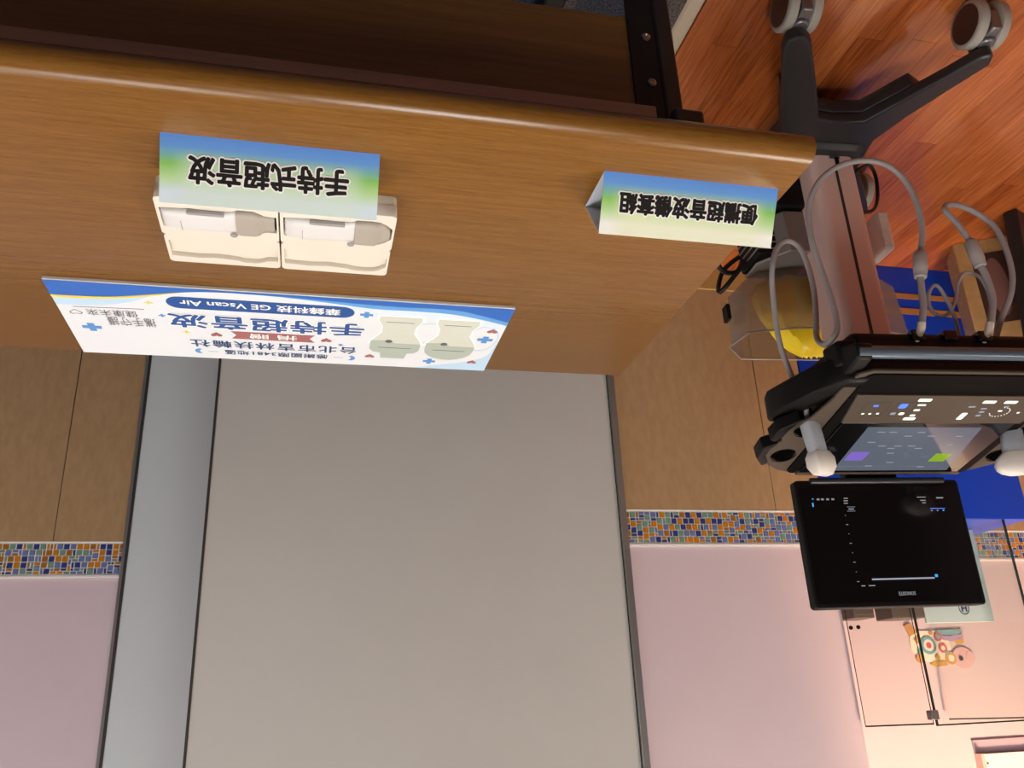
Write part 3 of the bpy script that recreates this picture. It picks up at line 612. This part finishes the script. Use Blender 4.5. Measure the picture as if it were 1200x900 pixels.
B = [(-0.054, -0.34, 0.541), (-0.037, -0.34, 0.503), (-0.019, -0.34, 0.475), (-0.031, -0.335, 0.458), (-0.062, -0.33, 0.455), (-0.103, -0.32, 0.464), (-0.132, -0.32, 0.492), (-0.143, -0.32, 0.539), (-0.141, -0.32, 0.595), (-0.128, -0.315, 0.641), (-0.104, -0.30, 0.69), (-0.088, -0.285, 0.737)]
B2 = [(-0.060, -0.34, 0.591), (-0.067, -0.34, 0.618), (-0.067, -0.34, 0.662), (-0.054, -0.34, 0.701), (-0.047, -0.34, 0.715)]
def plug(t, p, q, r=.0125):
    p, q = Vector(p), Vector(q); d = (q - p).normalized(); L_ = (q - p).length
    MB().disc(p, d, [(0, r * .8), (.003, r), (L_ * .78, r), (L_ * .80, r * .93), (L_, r * .88), (L_ + .002, r * .6)], 20).build('connector', 'conn', t, smooth=True)
t1 = cartthing('linear_transducer', 'slim grey and white linear transducer in the console holder nearer the table', 'transducer')
MB().tube(spline(A), .0056, 10).build('cable', 'cable', t1, smooth=True)
plug(t1, (0.056, -0.34, 0.570), (0.068, -0.34, 0.622)); MB().tube(spline(A2), .0064, 10).build('cable', 'cable', t1, smooth=True)
MB().tube(spline([(0.088, -0.340, 0.715), (.091, -.336, .728), (0.094, -0.318, 0.742)]), [.0075] * 11, 12).build('strain_relief', 'relief', t1, smooth=True)
def sect(c, hx, hy, ax, up, e=.6, n=20):
    c = Vector(c); ax = Vector(ax); up = Vector(up)
    return [c + ax * hx * math.copysign(abs(math.cos(2 * PI * k / n)) ** e, math.cos(2 * PI * k / n)) + up * hy * math.copysign(abs(math.sin(2 * PI * k / n)) ** e, math.sin(2 * PI * k / n)) for k in range(n)]
ax = Vector((.95, -.31, 0)).normalized(); up = Vector((.31, .95, 0)).normalized()
MB().rings([sect(c, a, b, ax, up) for c, a, b in (((.242, -.166, .838), .012, .011), ((.239, -.163, .850), .0175, .015), ((.234, -.160, .880), .0175, .015), ((.229, -.158, .908), .0175, .013))]).build('handle', 'probeg', t1, smooth=True)
MB().rings([sect(c, a, b, ax, up, .25) for c, a, b in (((.229, -.158, .900), .0170, .0135), ((.228, -.158, .912), .0245, .0165), ((.227, -.157, .930), .0245, .0165), ((.227, -.157, .9435), .018, .010), ((.227, -.157, .9445), .017, .009))]).build('head', 'probew', t1, bevel=.0025)
t2 = cartthing('curved_transducer', 'wide-headed grey and white curved transducer in front of the blue plinth', 'transducer')
MB().tube(spline(B), .0056, 10).build('cable', 'cable', t2, smooth=True)
plug(t2, (-0.0545, -0.34, 0.540), (-0.061, -0.34, 0.594)); MB().tube(spline(B2), .0064, 10).build('cable', 'cable', t2, smooth=True)
MB().tube(spline([(-0.048, -0.340, 0.712), (-.044, -.336, .726), (-0.038, -0.318, 0.742)]), [.0075] * 11, 12).build('strain_relief', 'relief', t2, smooth=True)
ax = Vector((.95, .31, 0)).normalized(); up = Vector((-.31, .95, 0)).normalized()
MB().rings([sect(c, a, b, ax, up) for c, a, b in (((-.205, -.14, .838), .012, .010), ((-.200, -.14, .855), .020, .013), ((-.197, -.14, .880), .021, .013), ((-.196, -.14, .900), .022, .012))]).build('handle', 'probeg', t2, smooth=True)
MB().rings([sect(c, a, b, ax, up, .5) for c, a, b in (((-.196, -.14, .896), .024, .013), ((-.196, -.14, .908), .037, .0155), ((-.196, -.14, .920), .042, .0155), ((-.196, -.14, .930), .040, .014), ((-.196, -.14, .937), .033, .011), ((-.196, -.14, .942), .020, .007))]).build('head', 'probew', t2, smooth=True)
C3 = [(-0.017, -0.29, 0.738), (-0.013, -0.3, 0.688), (-0.004, -0.3, 0.64), (0.009, -0.3, 0.615), (0.027, -0.3, 0.631), (0.033, -0.3, 0.659), (0.022, -0.298, 0.676), (-0.003, -0.294, 0.674), (-0.03, -0.29, 0.644), (-0.047, -0.29, 0.603), (-0.068, -0.29, 0.58), (-0.098, -0.285, 0.584), (-0.113, -0.28, 0.608), (-0.116, -0.275, 0.648), (-0.108, -0.275, 0.738)]
tag(MB().tube(spline(C3), .0036, 8).build('loose_cable', 'cable', None, smooth=True, loc=CART, rot=(0, 0, YAW)), 'thin grey cable making a small loop under the console front', 'cable')
tag(MB().tube(spline([(-.055, .02, .16), (-0.111, 0.0, 0.125), (-0.149, 0.02, 0.105), (-0.164, 0.03, 0.135), (-0.153, 0.03, 0.198), (-0.12, 0.02, 0.238), (-0.045, 0.0, 0.253)]), .0045, 8).build('power_cord', 'blackcable', None, smooth=True, loc=CART, rot=(0, 0, YAW)), 'black power cord looped beside the cart column over bare wood floor', 'cord')
tag(MB().tube(spline([(.15, .10, .25), (.22, .09, .20), (.27, .06, .28), (.26, .08, .37), (.20, .12, .36), (.165, .14, .30), (.21, .17, .33), (.235, .15, .40), (.18, .10, .34)]), .006, 8).build('power_cord', 'blackcable', None, smooth=True, loc=CART, rot=(0, 0, YAW)), 'tangled black cord beside the grey power unit of the cart', 'cord')
tag(MB().tube(spline([(.16, .12, .24), (.24, .05, .12), (.30, .12, .06), (.36, .30, .012), (.42, .42, .006), (.36, .55, .006)]), .0035, 8).build('power_cord', 'cable', None, smooth=True, loc=CART, rot=(0, 0, YAW)), 'thin grey cord trailing from the cart to the wood floor', 'cord')
# yellow bag inside the bin: a crumpled pouch
rr = []; rnd = random.Random(4)
for k, (z_, cx_, wx, cy_, wy) in enumerate([(.362, .05, .05, .16, .03), (.38, .05, .085, .15, .045), (.41, .045, .10, .145, .05), (.44, .042, .105, .142, .052), (.47, .04, .10, .14, .05), (.50, .036, .088, .14, .045), (.525, .03, .074, .15, .036), (.545, .024, .055, .155, .026), (.56, .02, .03, .16, .012)]):
    rr.append([(cx_ + wx * math.cos(2 * PI * i / 26) * (1 + .10 * rnd.uniform(-1, 1)), cy_ + wy * math.sin(2 * PI * i / 26) * (1 + .22 * rnd.uniform(-1, 1)), z_ + .006 * rnd.uniform(-1, 1)) for i in range(26)])
tag(MB().rings(rr).build('yellow_bag', 'yellow', None, smooth=True, loc=CART, rot=(0, 0, YAW)), 'crumpled yellow plastic bag inside the frosted storage bin', 'bag')

# ================================================================== SHOWCASE AND THINGS ROUND IT
sc = thing('glass_showcase', 'blue showcase plinth with faceted glass case standing in the recess', 'showcase', (-1.65, 2.12, 0))
def T(p): return (p[0] + 1.65, p[1] - 2.12)
plan = [(-1.508, 2.231), (-1.652, 2.12), (-2.13, 2.12), (-2.13, 2.484), (-1.508, 2.484)]
MB().prism([T(p) for p in plan], 0, .85).build('plinth', 'blue', sc, bevel=.002)
for z0, z1 in ((.100, .119), (.154, .176)): MB().box(-.478, -.006, -.0016, .001, z0, z1).build('stripe', 'stripe', sc)
def pane(p, q, z0, z1, ew=.0024, name='pane'):
    p, q = Vector((*T(p), 0)), Vector((*T(q), 0)); d = (q - p).normalized(); n_ = Vector((-d.y, d.x, 0)) * .004
    pts = [p - n_, q - n_, q + n_, p + n_]
    o = MB().prism([(v.x, v.y) for v in pts], z0, z1).build(name, 'glass', sc)
    MB().prism([(v.x, v.y) for v in pts], z1, z1 + .004).build('glass_top_edge', 'glassedge', o)
    for c in ((p + d * ew / 2, q - d * ew / 2) if ew > .002 else (p + d * ew / 2,)): MB().prism([(v.x, v.y) for v in (c - d * ew / 2 - n_, c + d * ew / 2 - n_, c + d * ew / 2 + n_, c - d * ew / 2 + n_)], z0, z1).build('glass_side_edge', 'glassedge', o)
    return o
pane((-1.507, 2.224), (-1.648, 2.124), .85, 1.404, .0021); pane((-1.656, 2.124), (-2.036, 2.124), .85, 1.408); pane((-2.040, 2.13), (-1.985, 2.480), .85, 1.404, .0012)
MB().box(-.012, .014, -.006, .012, 1.372, 1.396).build('glass_clip', 'silver', sc, bevel=.002)
for dx in (0, .016): MB().disc((.118 + dx, .088 + dx * .75, 1.145), (.57, -.82, 0), [(0, .006), (.004, .0055)], 14).build('lock', 'black', sc)
tag(MB().box(-.055, .055, -.04, .04, 0, .272).box(-.050, .05, -.0405, .04, .262, .268).build('grey_box', 'boxgrey', None, bevel=.003, loc=(-1.715, 2.26, .85)), 'taller brown-grey carton beside the pale blue board inside the glass case', 'box')
tag(MB().box(-.035, .035, -.04, .04, 0, .258).box(-.03, .03, -.0405, .04, .245, .250).build('grey_box', 'boxgrey', None, bevel=.003, loc=(-1.645, 2.37, .85)), 'lower brown-grey carton nearest the wall end inside the glass case', 'box')
lb = thing('pale_blue_board', 'pale blue upright board with a circled H inside the glass case', 'board', (-1.905, 2.27, .85))
MB().box(-.145, .095, 0, .008, .0, .283).build('board', 'lblue', lb, bevel=.001)
plate('ring', [circle(-.045, .242, .019, 28), circle(-.045, .242, .0160, 28)], 0, .0006, 'navy', lb, loc=(0, -.0002, 0), rot=(PI / 2, 0, 0))
text('lettering', 'H', (-.054, -.036, .233, .251), .0008, 'navy', lb, .0012, rot=(PI / 2, 0, 0))
# patterned animal cut-out fixed to the recess wall
an = thing('animal_cutout', 'colourful patterned animal cut-out on the wall above the cartons', 'decoration', (-2.03, YR, 1.17))
for k, c in dict(a_cream=(240, 226, 206), a_pink=(214, 176, 176), a_gold=(206, 160, 66), a_teal=(110, 168, 176), a_rose=(196, 92, 110), a_lilac=(178, 150, 190), a_eye=(24, 34, 70), a_tan=(196, 146, 92)).items(): M[k] = mat(k, rgb(*c), .5)
def ap(name, pts, d, mt): return MB().prism([(x * .84 + .012, y * .84 + .012) for x, y in pts], -d * .6, -d * .6 + .003, ax='y').build(name, mt, an)
body = [(.10, -.055), (.125, -.03), (.128, .01), (.105, .045), (.06, .062), (.01, .066), (-.03, .05), (-.05, .015), (-.045, -.03), (-.01, -.055)]
ap('body', body, .006, 'a_cream'); ap('head', circle(-.095, .050, .048, 22, .040), .009, 'a_pink')
ap('muzzle', circle(-.128, .048, .02, 16, .022), .011, 'a_pink'); ap('eye', circle(-.082, .052, .009, 16), .0135, 'a_eye')
ap('horn', circle(-.038, .050, .024, 18), .011, 'a_gold'); ap('horn_curl', circle(-.038, .050, .013, 16), .013, 'a_cream')
ap('mane', [(-.02, .075), (.03, .08), (.06, .07), (.04, .06), (-.01, .058)], .0095, 'a_gold')
ap('tail', circle(.098, .046, .018, 16), .0095, 'a_tan'); ap('leg', [(.085, -.05), (.125, -.035), (.14, -.075), (.115, -.085)], .0095, 'a_tan')
ap('collar', [(-.115, -.056), (.0, -.056), (.0, -.035), (-.06, -.032), (-.115, -.045)], .0095, 'a_teal'); ap('collar', [(-.118, -.036), (-.01, -.036), (-.02, -.018), (-.06, -.012), (-.11, -.018)], .0095, 'a_lilac'); ap('hoof', [(-.118, -.02), (-.07, -.016), (-.08, .0), (-.11, -.003)], .010, 'a_gold')
for x, y, r_, c in ((.05, .0, .034, 'a_teal'), (.05, .0, .022, 'a_cream'), (.05, .0, .012, 'a_rose'), (-.012, .012, .018, 'a_rose'), (-.012, .012, .009, 'a_cream'), (.095, -.02, .012, 'a_tan'), (.0, -.03, .017, 'a_rose'), (.0, -.03, .009, 'a_teal'), (.03, -.046, .008, 'a_tan'), (.095, .02, .010, 'a_teal'), (.02, .046, .011, 'a_gold'), (-.025, .03, .007, 'a_teal')):
    ap('patch', circle(x, y, r_, 14), .010 + .04 * (.06 - min(r_, .05)) , c)
# notice on the recess wall; the shade below it is painted as a lilac strip
fn = thing('wall_notice', 'white printed notice above a painted lilac strip of shade high on the recess wall', 'notice', (-2.06, YR, 1.47))
MB().box(-.46, 0, -.006, 0, 0, .04).build('shade_strip', mat('lilac_shade', rgb(186, 168, 182), .5), fn, bevel=.002)
MB().box(-.012, 0, -.03, 0, .04, .40).build('side_rail', mat('pink_rail', rgb(226, 190, 180), .5), fn)
MB().box(-.455, -.012, -.022, 0, .042, .40).build('sheet', 'paper', fn)
for k in range(4):
    MB().box(-.135, -.05, -.0232, -.0219, .088 + .017 * k, .0905 + .017 * k).build('print_line', 'b_pencil', fn); MB().box(-.19, -.165, -.0232, -.0219, .088 + .017 * k, .0905 + .017 * k).build('print_line', 'b_pencil', fn)
MB().disc((-.024, -.022, .068), (0, -1, 0), [(0, .004), (.003, .003)], 12).build('screw', 'screwm', fn)
# packages on the floor beside the plinth
kb = thing('kraft_box', 'kraft cardboard box printed with a dark picture on the floor by the blue plinth', 'box', (-2.06, 1.97, 0), math.radians(30))
MB().box(-.15, .085, -.06, .06, 0, .36).build('carton', 'kraft', kb, bevel=.003)
MB().prism(rrect(-.06, .045, .05, .29, .012), -.0612, -.0598, ax='y').build('picture', 'kraftd', kb)
MB().prism(circle(-.01, .17, .03, 20, .10), -.0622, -.0611, ax='y').build('picture_shape', mat('print_rose', rgb(128, 92, 84), .6), kb)
for k in range(3): MB().prism(circle(-.10, .12 + .05 * k, .02, 16), -.0608, -.0598, ax='y').build('print_mark', 'kraftd', kb)
b = MB(); tag(b.rings([[(x, y, z) for x, y in rrect(-w_, w_, -d_, d_, min(w_, d_) * .4, 3)] for z, w_, d_ in ((0, .10, .055), (.02, .105, .06), (.18, .10, .05), (.27, .10, .025), (.30, .10, .006))]).build('dark_bag', 'bagd', None, smooth=True, loc=(-2.30, 1.82, 0), rot=(0, 0, math.radians(20))), 'dark grey paper bag standing in front of the kraft box', 'bag')
pk = thing('black_packet', 'black packet with white label leaning on the kraft box', 'packet', (-2.03, 1.80, 0), math.radians(-25))
MB().box(-.075, .055, -.02, .02, 0, .425, rot=Matrix.Rotation(math.radians(-6), 3, 'X')).build('pouch', 'pack', pk, bevel=.006)
MB().box(-.05, .04, -.0255, -.0235, .33, .352, rot=Matrix.Rotation(math.radians(-6), 3, 'X'), piv=(0, 0, .2125)).build('label_strip', 'paper', pk)
